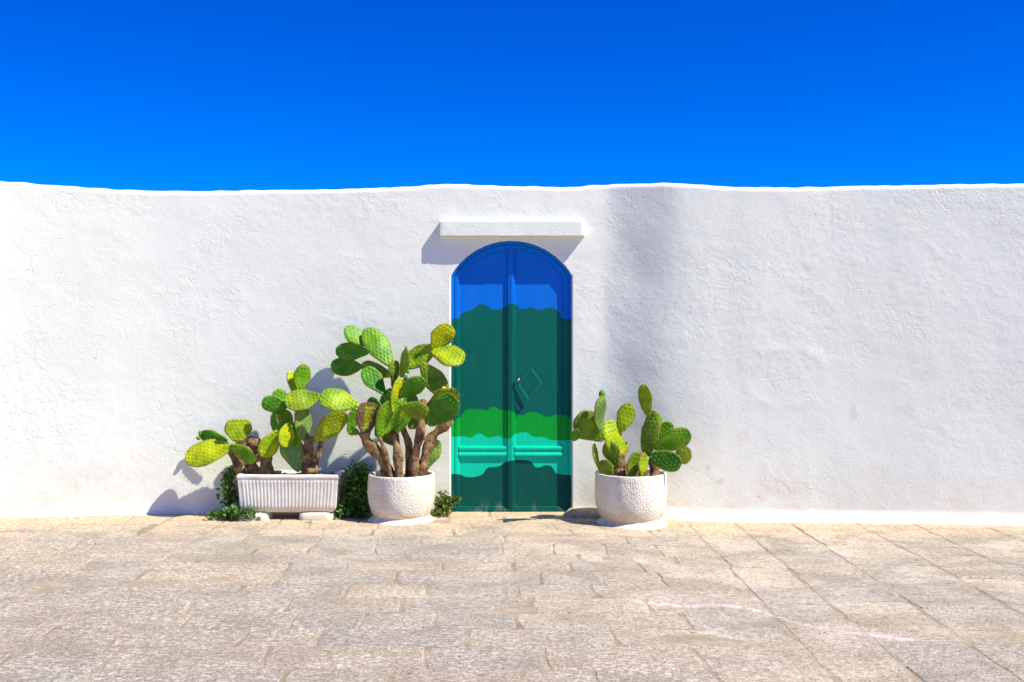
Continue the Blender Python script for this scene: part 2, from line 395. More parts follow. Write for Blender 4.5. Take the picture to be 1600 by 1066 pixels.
def door_damp(x, z):          # relief calms down right at the opening's edge
    q = abs(x - DC) - HW
    if z > ACZ and abs(x - DC) < HW + .1: q = max(q, math.hypot(x - DC, z - ACZ) - AR) if z > ZS else q
    return min(1, max(.15, q / .05))
def foot(x): return .068 * sstep(.95, 1.15, x) + .02 * (1 - sstep(-.7, -.6, x))
STEP = .0145
colsL = [-9 + i * .12 for i in range(38)]; c0 = colsL[-1] + .04
xl = DC - HW; nL = int((xl - c0) / STEP); cols = colsL + [c0 + (xl - c0) * i / nL for i in range(nL + 1)]
iL = len(cols) - 1
nM = int(2 * HW / STEP); cols += [xl + 2 * HW * i / nM for i in range(1, nM + 1)]; iR = len(cols) - 1
xr = DC + HW; nR = int((4.45 - xr) / STEP); cols += [xr + (4.45 - xr) * i / nR for i in range(1, nR + 1)]
cols += [4.45 + .12 * i for i in range(1, 38)]
n1, n2 = 128, 48; THK = .36
wv, wf, vid = [], [], {}
def addv(key, co): vid[key] = len(wv); wv.append(co)
for i, x in enumerate(cols):
    yb0 = yb = wall_y(x); zt = wall_top(x) - .03; z0 = gz(x) - .03; inside = iL < i < iR
    zb = ZS if not inside else ACZ + math.sqrt(AR*AR - (x - DC)**2)
    if not inside:
        for j in range(n1):
            z = z0 + (ZS - z0) * j / n1; fl = foot(x) * max(0, 1 - (z - z0 - .02) / .095) ** 1.6 if z < z0 + .115 else 0
            addv((i, j), (x, wavy(x, z) - min(fl, foot(x)) + relief(x, z) * door_damp(x, z), z))
    for j in range(n2 + 1):
        z = zb + (zt - zb) * j / n2
        addv((i, n1 + j), (x, wavy(x, z) + relief(x, z) * door_damp(x, z), z))
    yl = wv[-1][1]; wob = .006 * noise.noise((x * 9, 8, 2))
    for k, (dy, dz) in enumerate(((.006, .014), (.018, .024), (.04, .030), (THK * .5, .034), (THK - .03, .028), (THK, 0))):
        addv((i, n1 + n2 + 1 + k), (x, yl + dy, zt + dz + wob))
    addv((i, n1 + n2 + 7), (x, yb + THK, z0))
NT = n1 + n2 + 8
for i in range(len(cols) - 1):
    mid = iL <= i < iR
    for j in range(NT - 1):
        if mid and j < n1: continue
        wf.append((vid[(i, j)], vid[(i+1, j)], vid[(i+1, j+1)], vid[(i, j+1)]))
# the reveal round the door opening
edge = [(iL, j) for j in range(n1)] + [(i, n1) for i in range(iL, iR + 1)] + [(iR, j) for j in range(n1 - 1, -1, -1)]
prev = None
for key in edge:
    co = wv[vid[key]]; ids = [vid[key]]
    for dy in (.012, REC + .05): ids.append(len(wv)); wv.append((co[0], max(co[1] + dy, dy), co[2]))
    if prev:
        for a in range(2): wf.append((prev[a], prev[a+1], ids[a+1], ids[a]))
    prev = ids
wroot = tag(empty('garden_wall', (0, 0, 0)), 'long undulating whitewashed plaster wall with an arched doorway', 'wall')
wall = mesh_obj('wall_body', wv, wf, M_WALL, wroot)
# straight ledge above the arch, its ends slightly splayed
a = W(687.5, 345.5, -.06); b = W(913, 369, -.06)
lv, lf = [], []
nx, nzr = 60, 8
prof = [(.02, b.z + .004), (-.068, b.z), (-.072, b.z + .004), (-.072, b.z + .03), (-.072, b.z + .06), (-.072, a.z - .03), (-.072, a.z - .008), (-.066, a.z), (.02, a.z + .010)]
for i in range(nx + 1):
    x = a.x + (b.x - a.x) * i / nx
    for k, (yy, zz) in enumerate(prof):
        e = (.012 if i in (0, nx) and 0 < k < len(prof) - 1 else 0)
        q = noise.noise((x * 9, zz * 9, yy * 9 + 4)) * .0016 + noise.noise((x * 31, zz * 31, 7)) * .0012
        xx = x + (.012 if i == nx and yy > 0 else 0)
        lv.append((xx, yy + (0 if yy > 0 else q + e * .4), zz + q - (.004 * (x - a.x) if 0 else 0)))
m = len(prof)
for i in range(nx):
    for k in range(m - 1): lf.append((i*m+k, (i+1)*m+k, (i+1)*m+k+1, i*m+k+1))
lf.append(tuple(range(m - 1, -1, -1))); lf.append(tuple(nx*m + k for k in range(m)))
led = mesh_obj('ledge', lv, lf, M_WALL, wroot)
led.data.set_sharp_from_angle(angle=R(24))

# ------------------------------------------------------------------ the door
door = tag(empty('door', (DC, REC, 0)), 'arched double door painted with blue and green hill bands', 'door')
DZ0 = -.004
def outline(x0, x1, z0, ar, z1=None, na=22):
    """closed outline of a leaf or panel: bottom, sides, top cut by an arc of radius ar about the arch centre"""
    top = lambda x: z1 if z1 is not None else ACZ + math.sqrt(max(0, ar*ar - (x - DC)**2))
    pts = [(x0, z0), (x1, z0)]
    pts += [(x1 + (x0 - x1) * i / na, top(x1 + (x0 - x1) * i / na)) for i in range(na + 1)]
    return pts
def rings(name, ringlist, mat, parent, cap=False, closed=False):
    v, f = [], []; m = len(ringlist[0][0])
    for pts, yy in ringlist: v += [(x, yy, z) for x, z in pts]
    for r in range(len(ringlist) - 1):
        for i in range(m): f.append((r*m+i, r*m+(i+1) % m, (r+1)*m+(i+1) % m, (r+1)*m+i))
    if cap: f.append(tuple((len(ringlist)-1)*m + i for i in range(m)))
    o = mesh_obj(name, v, f, mat, None, smooth=False); return o
def under(o, parent):                 # parts below the door root, written in world space
    o.parent = parent
    o.matrix_parent_inverse = parent.matrix_world.inverted() if parent.type == 'EMPTY' and False else Matrix.Translation((-DC, -REC, 0)) if parent is door else Matrix.Identity(4)
    return o
XL, XR = DC - HW + .002, DC + HW - .002
# fixed outer frame
fr = [(outline(XL + d, XR - d, DZ0 - .002, AR - .003 - d), yy) for d, yy in ((0, REC + .04), (0, REC - .014), (.012, REC - .014), (.017, REC - .004), (.023, REC - .004), (.026, REC + .03))]
def open_bottom(o): return o
frm = under(rings('frame', fr, M_DOOR, door), door)
FW = .027; YF = REC; YP = REC + .022
for side in (0, 1):
    x0, x1 = (XL + FW, DC - .0015) if side == 0 else (DC + .0015, XR - FW)
    ao = AR - .003 - FW
    leaf = under(rings('leaf', [(outline(x0 + .004, x1 - .004, DZ0, ao - .002), YP + .03), (outline(x0 + .004, x1 - .004, DZ0, ao - .002), YP)], M_DOOR, door, cap=True), door)
    wl, wr = (.036, .040) if side == 0 else (.030, .046)
    def ins(d, e=0): return outline(x0 + d * wl, x1 - d * wr, DZ0 + d * .046, ao - d * .042)
    st = rings('stile_frame', [(ins(0), YP + .02), (ins(0), YF), (ins(.50), YF), (ins(.58), YF + .008), (ins(.80), YF + .008), (ins(.86), YF + .013), (ins(1), YP + .001)], M_DOOR, None); under(st, leaf)
    # lock rail: a flat board with two proud beads
    xa, xb = x0 + wl - .004, x1 - wr + .004
    zt, zb = W(0, 697, .05).z, W(0, 714.5, .05).z
    h = zt - zb
    sec = [(YP + .01, 0), (YP - .002, .0), (YF + .004, .10), (YF + .001, .16), (YF + .001, .30), (YF + .005, .36), (YF + .008, .42), (YF + .008, .60), (YF + .004, .66), (YF + .001, .72), (YF + .001, .88), (YF + .004, .95), (YP - .002, 1.0), (YP + .01, 1.0)]
    v = [(xx, yy, zb + h * t) for xx in (xa, xb) for yy, t in sec]; k = len(sec)
    under(mesh_obj('lock_rail', v, [(i, k + i, k + i + 1, i + 1) for i in range(k - 1)], M_DOOR, None, smooth=False), leaf)
    if side == 0:
        sx = [(-.007, YF - .001), (-.006, YF - .003), (.003, YF - .004), (.006, YF - .004), (.008, YF - .001)]
        v = [(DC + dx, yy, zz) for zz in (DZ0, ZA - .05) for dx, yy in sx]; k = len(sx)
        under(mesh_obj('cover_strip', v, [(i, i + 1, k + i + 1, k + i) for i in range(k - 1)] + [tuple(range(k, 2*k))], M_DOOR, None, smooth=False), leaf)
    else:
        # strap handle bent into a lozenge, with a steel lock
        pts = [W(811, 601, REC - .014), W(829, 574, REC - .040), W(846, 598, REC - .046), W(826, 624, REC - .020)]
        v, f = [], []
        hn = empty('x', (0, 0, 0)); bpy.data.objects.remove(hn)
        path = []
        for a_, b_ in zip(pts, pts[1:] + pts[:1]):
            for t in (0, .12, .5, .88): path.append(a_.lerp(b_, t))
        m = len(path)
        for i, c in enumerate(path):
            t = (path[(i+1) % m] - path[i-1]).normalized(); nr = Vector((0, -1, 0)); sd = t.cross(nr).normalized()
            for dx, dy in ((-.0065, -.004), (.0065, -.004), (.0065, .004), (-.0065, .004)): v.append(c + sd * dx + nr * dy)
        for i in range(m):
            for k in range(4): f.append((i*4+k, i*4+(k+1) % 4, ((i+1) % m)*4+(k+1) % 4, ((i+1) % m)*4+k))
        hd = under(mesh_obj('handle', v, f, M_IRON, None, smooth=False), leaf)
        c = W(810, 594, REC - .014); v, f = [], []
        for rr, yy in ((.016, REC + .012), (.016, REC - .004), (.012, REC - .008), (.011, REC - .020), (.008, REC - .024), (.0001, REC - .024)):
            for k in range(16): v.append((c.x + rr * math.cos(k*math.pi/8), yy, c.z + rr * math.sin(k*math.pi/8)))
        for r in range(5):
            for k in range(16): f.append((r*16+k, r*16+(k+1) % 16, (r+1)*16+(k+1) % 16, (r+1)*16+k))
        under(mesh_obj('lock', v, f, M_STEEL, None), leaf)
        c = W(806, 602, REC - .006); v = [(c.x + sx * .011, yy, c.z + sz * .035) for yy in (REC + .01, REC - .004) for sx, sz in ((-1, -1), (1, -1), (1, 1), (-1, 1))]
        under(mesh_obj('lock_plate', v, [(4,5,6,7), (0,1,5,4), (1,2,6,5), (2,3,7,6), (3,0,4,7)], M_IRON, None, smooth=False), leaf)

# worn stone slab lying at the foot of the right jamb
def rock(name, cx, cy, cz, rx, ry, rz, mat, parent=None, seed=0, sub=3, amp=.25, flat=1.0):
    bm = bmesh.new(); bmesh.ops.create_icosphere(bm, subdivisions=sub, radius=1)
    for v in bm.verts:
        q = 1 + amp * noise.noise(v.co * 1.3 + Vector((seed, 0, 0))) + amp * .4 * noise.noise(v.co * 3.5 + Vector((0, seed, 0)))
        c = v.co * q; c = Vector([math.copysign(abs(t) ** flat, t) for t in c])
        v.co = Vector((cx + c.x * rx, cy + c.y * ry, cz + c.z * rz))
    me = bpy.data.meshes.new(name); bm.to_mesh(me); bm.free(); me.polygons.foreach_set('use_smooth', [True] * len(me.polygons)); me.materials.append(mat)
    o = bpy.data.objects.new(name, me); COL.objects.link(o); o.parent = parent; return o
tag(rock('flat_stone', .56, -.10, .012, .15, .16, .032, M_STONE, None, 5, 3, .3, .7), 'low worn grey stone lying between the door jamb and the round pot', 'stone')

# ------------------------------------------------------------------ pots
def lathe(name, prof, cx, cy, mat, seg=72, amp=.003, seed=0, sq=None):
    v, f = [], []
    for r, z in prof:
        for k in range(seg):
            a = 2 * math.pi * k / seg; c, s_ = math.cos(a), math.sin(a)
            q = r + amp * noise.noise((c * 3 * r * 4, s_ * 3 * r * 4, z * 9 + seed)) * (1 if r > .01 else 0)
            v.append((cx + q * c, cy + q * s_, z + amp * .6 * noise.noise((c * 2, s_ * 2, seed + 9 + z * 3))))
    m = len(prof)
    for i in range(m - 1):
        for k in range(seg): f.append((i*seg+k, i*seg+(k+1) % seg, (i+1)*seg+(k+1) % seg, (i+1)*seg+k))
    return mesh_obj(name, v, f, mat)
def soil(name, cx, cy, z, rx, ry, seed, root, rect=False):
    v, f = [], []; k = 26
    for j in range(k + 1):
        for i in range(k + 1):
            u, t = -1 + 2*i/k, -1 + 2*j/k
            if not rect: u, t = u * math.sqrt(1 - t*t/2), t * math.sqrt(1 - u*u/2)
            v.append((cx + u*rx, cy + t*ry, z + .018 * noise.noise((u*4, t*4, seed)) + .012 * noise.noise((u*11, t*11, seed))))
    f = [(j*(k+1)+i, j*(k+1)+i+1, (j+1)*(k+1)+i+1, (j+1)*(k+1)+i) for j in range(k) for i in range(k)]
    return localise(mesh_obj(name, v, f, M_SOIL), root)
def round_pot(cx, cy, rad, z0, h, label, seed):
    root = tag(empty('round_pot', (cx, cy, z0)), label, 'pot')
    prof = [(rad*.70, z0 + .012), (rad*.80, z0 + h*.07), (rad*.885, z0 + h*.17), (rad*.965, z0 + h*.36), (rad*1.0, z0 + h*.6), (rad*.995, z0 + h*.8), (rad*.985, z0 + h*.93), (rad*.985, z0 + h*.985),
            (rad*.97, z0 + h), (rad*.92, z0 + h), (rad*.895, z0 + h*.98), (rad*.89, z0 + h*.8), (rad*.85, z0 + h*.6)]
    localise(lathe('bowl', prof, cx, cy, M_POT, 84, .005, seed), root)
    prof = [(rad*1.03, z0 - .012), (rad*.99, z0 + .002), (rad*.90, z0 + .014), (rad*.835, z0 + .030), (rad*.81, z0 + .045), (rad*.77, z0 + .055)]
    localise(lathe('foot_ring', prof, cx, cy, M_FOOT, 60, .010, seed + 3), root)
    soil('soil', cx, cy, z0 + h * .90, rad * .885, rad * .885, seed, root)
    return root
PC = W(627.5, 0, -.27); PCY = -.285; RP = W(985.5, 0, -.38); RPY = -.385
round_pot(PC.x, PCY, .252, gz(PC.x), .345, 'round rough white pot beside the shrub, holding the tallest prickly pear', 2)
round_pot(RP.x, RPY, .268, gz(RP.x), .375, 'round rough white pot standing alone beyond the door beside a flat stone', 8)

# fluted planter box on two painted blocks
PY0, PY1 = -.345, -.075                  # front and back
pl, pr = W(371, 0, PY0).x, W(527, 0, PY0).x
zt, zb = W(0, 742, PY0).z, W(0, 802, PY0).z
root = tag(empty('planter_box', ((pl + pr) / 2, -.21, 0)), 'long white fluted planter box raised on two painted blocks', 'planter')
v, f = [], []
nx = 150; hts = [(0, .030), (.06, .012), (.14, .006), (.2, .004), (.5, .002), (.74, 0), (.80, -.002), (.84, -.002), (.88, -.002), (.90, -.006), (.985, -.006), (1.0, -.001)]
loop = [(pl + (pr - pl) * i / nx, 0) for i in range(nx + 1)]
def taper(t): return .012 * (1 - t) ** 1.3
# perimeter as a closed loop: front (fluted), right, back, left
per = []
for i in range(nx + 1): per.append(('f', i / nx))
for i in range(1, 12): per.append(('r', i / 12))
for i in range(nx // 5 + 1): per.append(('b', i / (nx // 5)))
for i in range(1, 12): per.append(('l', i / 12))
for t, off in hts:
    z = zb + (zt - zb) * t
    for s_, u in per:
        o_ = off + taper(t); rib = 0
        x0, x1, ya, yb_ = pl + o_, pr - o_, PY0 + o_, PY1 - o_
        if s_ == 'f':
            if .10 < t < .86 and .045 < u < .955: rib = .0042 * abs(math.sin(u * math.pi * 28))
            x, yy = x0 + (x1 - x0) * u, ya - rib
        elif s_ == 'r': x, yy = x1, ya + (yb_ - ya) * u
        elif s_ == 'b': x, yy = x1 + (x0 - x1) * u, yb_
        else: x, yy = x0, yb_ + (ya - yb_) * u
        v.append((x + .003 * noise.noise((x * 6, yy * 6, z * 6)), yy + .003 * noise.noise((x * 7, z * 7, 4)), z + (.003 * noise.noise((x * 5, yy * 5, 2)))))
m = len(per)
for ins_, zz in ((.028, zt - .001), (.034, zt - .06)):
    for s_, u in per:
        x0, x1, ya, yb_ = pl + ins_, pr - ins_, PY0 + ins_, PY1 - ins_
        if s_ == 'f': x, yy = x0 + (x1 - x0) * u, ya
        elif s_ == 'r': x, yy = x1, ya + (yb_ - ya) * u
        elif s_ == 'b': x, yy = x1 + (x0 - x1) * u, yb_
        else: x, yy = x0, yb_ + (ya - yb_) * u
        v.append((x, yy, zz + (.003 * noise.noise((x * 5, yy * 5, 2)))))
for r in range(len(hts) + 1):
    for i in range(m): f.append((r*m+i, r*m+(i+1) % m, (r+1)*m+(i+1) % m, (r+1)*m+i))
f.append(tuple(range(m - 1, -1, -1)))
bx = mesh_obj('box', v, f, M_PLANTER); localise(bx, root)
bx.data.polygons[len(bx.data.polygons) - 1].use_smooth = False
soil('soil', (pl + pr) / 2, (PY0 + PY1) / 2, zt - .022, (pr - pl) / 2 - .03, (PY1 - PY0) / 2 - .03, 3, root, True)
for cx, sd in ((W(398, 0, -.22).x, 1), (W(497, 0, -.22).x, 6)):
    b_ = rock('block', cx, -.215, .004, .135, .125, max(.02, zb + .006), M_PLANTER, None, sd, 3, .10, .45)
    localise(b_, root)

# ------------------------------------------------------------------ prickly pears
def pad_mesh(L, Wd, T, seed, square=0.0, curl=0.0, wrinkle=0.0):
    nu = max(16, int(L / .0065)); nv = max(9, int(Wd / .0065))
    rnd = random.Random(seed); ph = rnd.random() * 9
    v, f, ar, ed = [], [], [], []; tops = {}
    wob = .13
    for i in range(nu + 1):
        th = math.pi * (i / nu); t = (1 - math.cos(th)) / 2
        egg = .58 + .42 * sstep(0, .62, t)
        fw = (math.sin(th) ** (.80 - .35 * square)) * egg / .985
        fw = max(fw, .17 * (1 - t * 2.5)) if t < .4 else fw
        fw = max(fw, .012)
        fw *= 1 + wob * noise.noise((t * 2.5, ph, seed)) * math.sin(th)
        thick = T * (.55 + .45 * math.sin(th) ** .5) * (1.25 - .5 * t) if 0 < t else T * .6
        thick *= max(.12, math.sin(th) ** .35) if t > .5 else 1
        for side in (1, -1):
            rngk = range(nv + 1) if side == 1 else range(nv - 1, 0, -1)
            for k in rngk:
                s_ = -1 + 2 * k / nv; s_ = math.sin(s_ * math.pi / 2) * .55 + s_ * .45
                x = s_ * fw * Wd / 2 * (1 + (.05 * noise.noise((s_ * 2, t * 4, seed + 3)))); yv = t * L
                z = side * thick * (max(0, 1 - abs(s_) ** 5)) ** .5
                # areoles on a staggered lattice; skin swells between them
                jx, jy = .007 * noise.noise((x * 22, yv * 22, ph)), .007 * noise.noise((x * 22, yv * 22, ph + 20))
                gy = (yv + jy) / .030; row = math.floor(gy); gx = (x + jx) / .031 + (.5 if row % 2 else 0)
                dx = (gx - math.floor(gx) - .5) * .031; dy = (gy - row - .5) * .030
                q = math.exp(-(dx*dx + dy*dy) / (2 * .0060 ** 2))
                rimf = max(abs(s_), t ** 6)
                z += side * .0062 * q * (1 - abs(s_) ** 8)
                z += side * wrinkle * noise.noise((x * 30, yv * 55, seed))
                z += curl * L * (t * t) + curl * .6 * Wd * (s_ * s_) * fw + .016 * noise.noise((x * 7, yv * 7, ph))
                if q > .55 and rimf < .97:
                    key = (row, math.floor(gx), side)
                    if key not in tops or tops[key][0] < q: tops[key] = (q, Vector((x, yv, z)), Vector((0, 0, side)))
                if abs(s_) > .999 and side == 1 and i % 3 == 1: tops[(i, k, 'rim')] = (1, Vector((x, yv, z)), Vector((math.copysign(1, s_), (t - .4) * 1.2, 0)).normalized())
                v.append((x, yv, z)); ar.append(q); ed.append(rimf)
    m = 2 * nv
    for i in range(nu):
        for k in range(m): f.append((i*m+k, i*m+(k+1) % m, (i+1)*m+(k+1) % m, (i+1)*m+k))
    f.append(tuple(range(m - 1, -1, -1))); f.append(tuple(nu*m + k for k in range(m)))
    for q, p0, nn in tops.values():           # short pale spines on the areoles
        for _ in range(2):
            d = (nn + Vector((rnd.uniform(-.7, .7), rnd.uniform(-.7, .7), rnd.uniform(-.7, .7)))).normalized(); e = d.orthogonal().normalized() * .0009; g = d.cross(e)
            b = len(v); v += [tuple(p0 + e), tuple(p0 - e * .5 + g * .8), tuple(p0 - e * .5 - g * .8), tuple(p0 + d * rnd.uniform(.007, .016))]
            ar += [1.0] * 4; ed += [0.0] * 4; f += [(b, b+1, b+3), (b+1, b+2, b+3), (b+2, b, b+3)]
    return v, f, ar, ed

TINT = {'G': (.160, .400, .005), 'Y': (.320, .480, .004), 'D': (.080, .290, .005), 'O': (.190, .315, .007), 'P': (.260, .410, .080), 'L': (.460, .560, .003)}
pad_i = [0]
def pad(root, F, bx, by, tx, ty, wpx, yb, yt, rot=0, tint='G', cork=0.0, square=0.0, scale=3.553, curl=None, wr=0.0, T=.0080):
    pad_i[0] += 1; sd = pad_i[0]; rot += 14 if 0 <= rot < 45 else 6 if rot < 0 else 0
    B, E = F(bx, by, yb), F(tx, ty, yt); ax = E - B; L = ax.length; ax.normalize()
    n0 = Vector((0, -1, 0)); n0 = (n0 - ax * n0.dot(ax)).normalized()
    s0 = ax.cross(n0)
    if (s0.x if abs(s0.x) > .25 else s0.z) < 0: s0 = -s0
    nn = n0 * math.cos(R(rot)) + s0 * math.sin(R(rot)); xx = ax.cross(nn).normalized()
    wd = 1.07 * wpx / scale / 200 * (D + yb) / D
    wd = wd / max(abs(math.cos(R(rot))), .62) if wpx > 45 else max(wd, L * .5)
    r_ = random.Random(sd)
    v, f, ar, ed = pad_mesh(L, wd, T, sd, square, r_.uniform(-.10, .10) if curl is None else curl, wr)
    o = mesh_obj('pad', v, f, M_PAD, None, attrs={'areole': ar, 'rim': ed})
    c = TINT[tint]; k = r_.uniform(.88, 1.14); o.color = (c[0]*k*r_.uniform(.9, 1.12), c[1]*k, c[2], cork + r_.choice((.0, .0, .06, .12, .16)))
    mt = Matrix.Identity(4)
    for i in range(3): mt[i][0] = xx[i]; mt[i][1] = ax[i]; mt[i][2] = nn[i]; mt[i][3] = B[i] - root.location[i]
    o.parent = root; o.matrix_local = mt
    return o
def trunk(root, F, pts, th, ys, scale=3.553, flat=.8, seed=0, mat=None):
    P_ = [F(x, y, yy) for (x, y), yy in zip(pts, ys)]; seg = 16; path = []; rad = []
    nseg = 10
    for i in range(len(P_) - 1):
        pm = P_[i-1] if i else P_[0]*2 - P_[1]; pn = P_[i+2] if i + 2 < len(P_) else P_[-1]*2 - P_[-2]
        for k in range(nseg + (1 if i == len(P_) - 2 else 0)):
            t = k / nseg
            path.append(.5 * ((2*P_[i]) + (P_[i+1]-pm)*t + (2*pm-5*P_[i]+4*P_[i+1]-pn)*t*t + (-pm+3*P_[i]-3*P_[i+1]+pn)*t**3))
    m = len(path); v, f = [], []
    for i, c in enumerate(path):
        t = (path[min(i+1, m-1)] - path[max(i-1, 0)]).normalized(); sd = t.cross(Vector((0, -1, 0))).normalized(); nr = sd.cross(t)
        u = i / (m - 1); r = th / scale / 200 / 2 * (.76 - .12 * u) * (1 + .16 * math.sin(u * len(pts) * 3.4 + seed)) * (.55 if i == m - 1 else .85 if i == m - 2 else 1)
        for k in range(seg):
            a = 2 * math.pi * k / seg; ca, sa = math.cos(a), math.sin(a)
            q = r * (1 + .22 * noise.noise((c.x * 22 + ca, c.z * 22 + seed, sa)) + .14 * noise.noise((c.x * 55 + ca * 3, c.z * 55, sa * 3 + seed)))
            v.append(c + sd * (q * ca) + nr * (q * sa * flat))
    for i in range(m - 1):
        for k in range(seg): f.append((i*seg+k, i*seg+(k+1) % seg, (i+1)*seg+(k+1) % seg, (i+1)*seg+k))
    f.append(tuple((m-1)*seg + k for k in range(seg)))
    return localise(mesh_obj('trunk', v, f, mat or M_BARK), root)
def bud(root, F, x, y, yy, w_, h_, tint='G', mat=None, scale=3.553, name='bud', tilt=0):
    c = F(x, y, yy); k = 1 / scale / 200 * (D + yy) / D; rw, rh = w_*k/2, h_*k/2
    v, f = [], []; seg = 12; m = 9
    for i in range(m + 1):
        t = i / m; r = rw * max(.06, math.sin(math.pi * t) ** .6) * (.8 + .3 * t)
        for j in range(seg): v.append((c.x + r * math.cos(j*math.pi*2/seg) + tilt * (t - .5) * rh, c.y + r * math.sin(j*math.pi*2/seg), c.z + (2*t - 1) * rh))
    for i in range(m):
        for j in range(seg): f.append((i*seg+j, i*seg+(j+1) % seg, (i+1)*seg+(j+1) % seg, (i+1)*seg+j))
    o = mesh_obj(name, v, f, mat or M_PAD, attrs=None if mat else {'areole': [random.random() * .9 for _ in v], 'rim': [0.0] * len(v)})
    o.color = (*TINT[tint], 0); return localise(o, root)

# --- tallest plant, in the pot by the shrub
F1 = frame(480, 480, 2.961); S1 = 2.961; c = PCY
T1 = tag(empty('prickly_pear', (PC.x, c, .3)), 'tall many-padded prickly pear reaching over the door edge with bare brown trunks', 'cactus')
def p1(*a, **k): return pad(T1, F1, *a, scale=S1, **k)
for pts, th, ys, sd in [
    ([(378, 790), (345, 700), (275, 620), (266, 575)], 72, (c-.05, c-.08, c-.12, c-.13), 1), ([(385, 790), (366, 690), (335, 600)], 30, (c-.1, c-.12, c-.14), 2),
    ([(425, 795), (420, 690), (405, 575)], 56, (c-.08, c-.08, c-.06), 3), ([(465, 790), (472, 650), (438, 545), (415, 420), (400, 330)], 44, (c+.02, c+.02, c, c-.02, c-.02), 4),
    ([(492, 795), (498, 690), (520, 600), (530, 510), (540, 425)], 54, (c-.04, c-.05, c-.06, c-.06, c-.04), 5), ([(525, 790), (545, 690), (572, 605)], 62, (c-.02, c-.01, c), 6),
    ([(552, 625), (610, 570), (672, 528)], 58, (c, c-.01, c-.02), 7)]:
    trunk(T1, F1, pts, th, ys, S1, .8, sd)
for a in [(262,182, 186,85, 66, c+.12, c+.13, 20, 'G'), (285,208, 138,200, 76, c+.12, c+.16, -22, 'D'), (252,276, 107,278, 84, c+.14, c+.19, -18, 'D'),
          (393,275, 274,93, 98, c+.03, c+.12, 12, 'G'), (390,318, 252,268, 66, c+.03, c+.14, -8, 'O'), (357,400, 264,282, 80, c-.03, c+.0, 5, 'D'),
          (398,345, 410,247, 46, c-.05, c-.06, 30, 'O'), (435,325, 457,195, 42, c-.08, c-.10, -52, 'O'), (430,285, 582,186, 88, c-.02, c-.02, -10, 'Y', .22),
          (578,195, 662,82, 92, c-.02, c-.03, 25, 'L'), (574,206, 728,240, 94, c-.03, c-.08, 18, 'Y'), (528,262, 640,402, 96, c-.03, c-.05, -5, 'O'),
          (426,414, 542,334, 82, c-.10, c-.14, 8, 'D'), (430,462, 560,492, 80, c-.13, c-.17, -20, 'O'), (396,490, 414,328, 66, c-.14, c-.12, 62, 'L'),
          (322,600, 392,375, 92, c-.10, c-.07, -48, 'D'), (330,595, 424,425, 108, c-.13, c-.14, 26, 'G'), (238,455, 60,402, 94, c-.12, c-.15, 22, 'Y', .03),
          (268,590, 285,440, 96, c-.14, c-.15, 10, 'Y', .42, .8), (195,590, 228,472, 52, c-.06, c-.04, -20, 'G'), (240,585, 180,560, 46, c-.08, c-.06, -20, 'D'),
          (560,545, 690,412, 118, c-.12, c-.16, -6, 'D'), (552,470, 694,380, 92, c-.06, c-.08, 18, 'Y', .25), (535,765, 602,612, 72, c+.05, c+.04, 14, 'P'),
          (440,560, 480,440, 60, c-.02, c-.02, -20, 'D'), (400,600, 440,460, 70, c-.04, c-.04, -10, 'D'),
          (470,560, 560,470, 84, c+.03, c+.04, -12, 'O'), (420,640, 330,560, 70, c-.02, c-.04, -16, 'O', .1), (500,520, 470,400, 70, c+.02, c+.03, 12, 'G'), (345,520, 290,420, 66, c-.05, c-.02, -25, 'D')]:
    p1(*a)
bud(T1, F1, 458, 192, c-.10, 14, 28, 'O', None, S1); bud(T1, F1, 632, 378, c-.075, 28, 24, 'L', M_FLOWER, S1, 'fruit')
bud(T1, F1, 455, 328, c-.10, 22, 30, 'D', None, S1, tilt=.6); bud(T1, F1, 466, 300, c-.1, 16, 18, 'D', None, S1)

# --- the two plants in the planter box
F2 = frame(240, 540, 3.553); c = -.215
T2 = tag(empty('prickly_pear', (W(405, 0, c).x, c, .28)), 'low yellowing prickly pear with browned pad edges in the planter box', 'cactus')
for pts, th, ys, sd in [([(505, 740), (460, 640), (425, 565)], 72, (c-.02, c-.03, c-.04), 11), ([(560, 740), (540, 640), (505, 560)], 74, (c, c, c), 12), ([(625, 740), (625, 605)], 112, (c, c), 13),
                        ([(600, 640), (575, 560), (520, 515)], 96, (c+.02, c+.02, c+.02), 14), ([(500, 560), (465, 530)], 70, (c, c-.01), 15)]:
    trunk(T2, F2, pts, th, ys, 3.553, .75, sd)
for a in [(430,562, 168,606, 132, c-.05, c-.08, 24, 'L', .10), (410,528, 250,500, 74, c+.06, c+.075, -20, 'D'), (470,535, 470,408, 132, c-.03, c-.03, 8, 'Y', .05, .85),
          (428,552, 568,640, 84, c-.06, c-.10, -22, 'G')]:
    pad(T2, F2, *a)
bud(T2, F2, 258, 489, c+.073, 20, 34, 'G'); bud(T2, F2, 249, 514, c+.073, 30, 24, 'G')
T3 = tag(empty('prickly_pear', (W(482, 0, c).x, c, .28)), 'upright green prickly pear with a tall top pad in the planter box', 'cactus')
for pts, th, ys, sd in [([(865, 740), (855, 640), (860, 540), (875, 505)], 86, (c, c-.01, c-.02, c-.02), 21), ([(880, 700), (915, 610), (930, 530)], 44, (c+.02, c+.02, c), 22), ([(868, 745), (868, 650)], 120, (c-.02, c-.02), 23)]:
    trunk(T3, F2, pts, th, ys, 3.553, .8, sd)
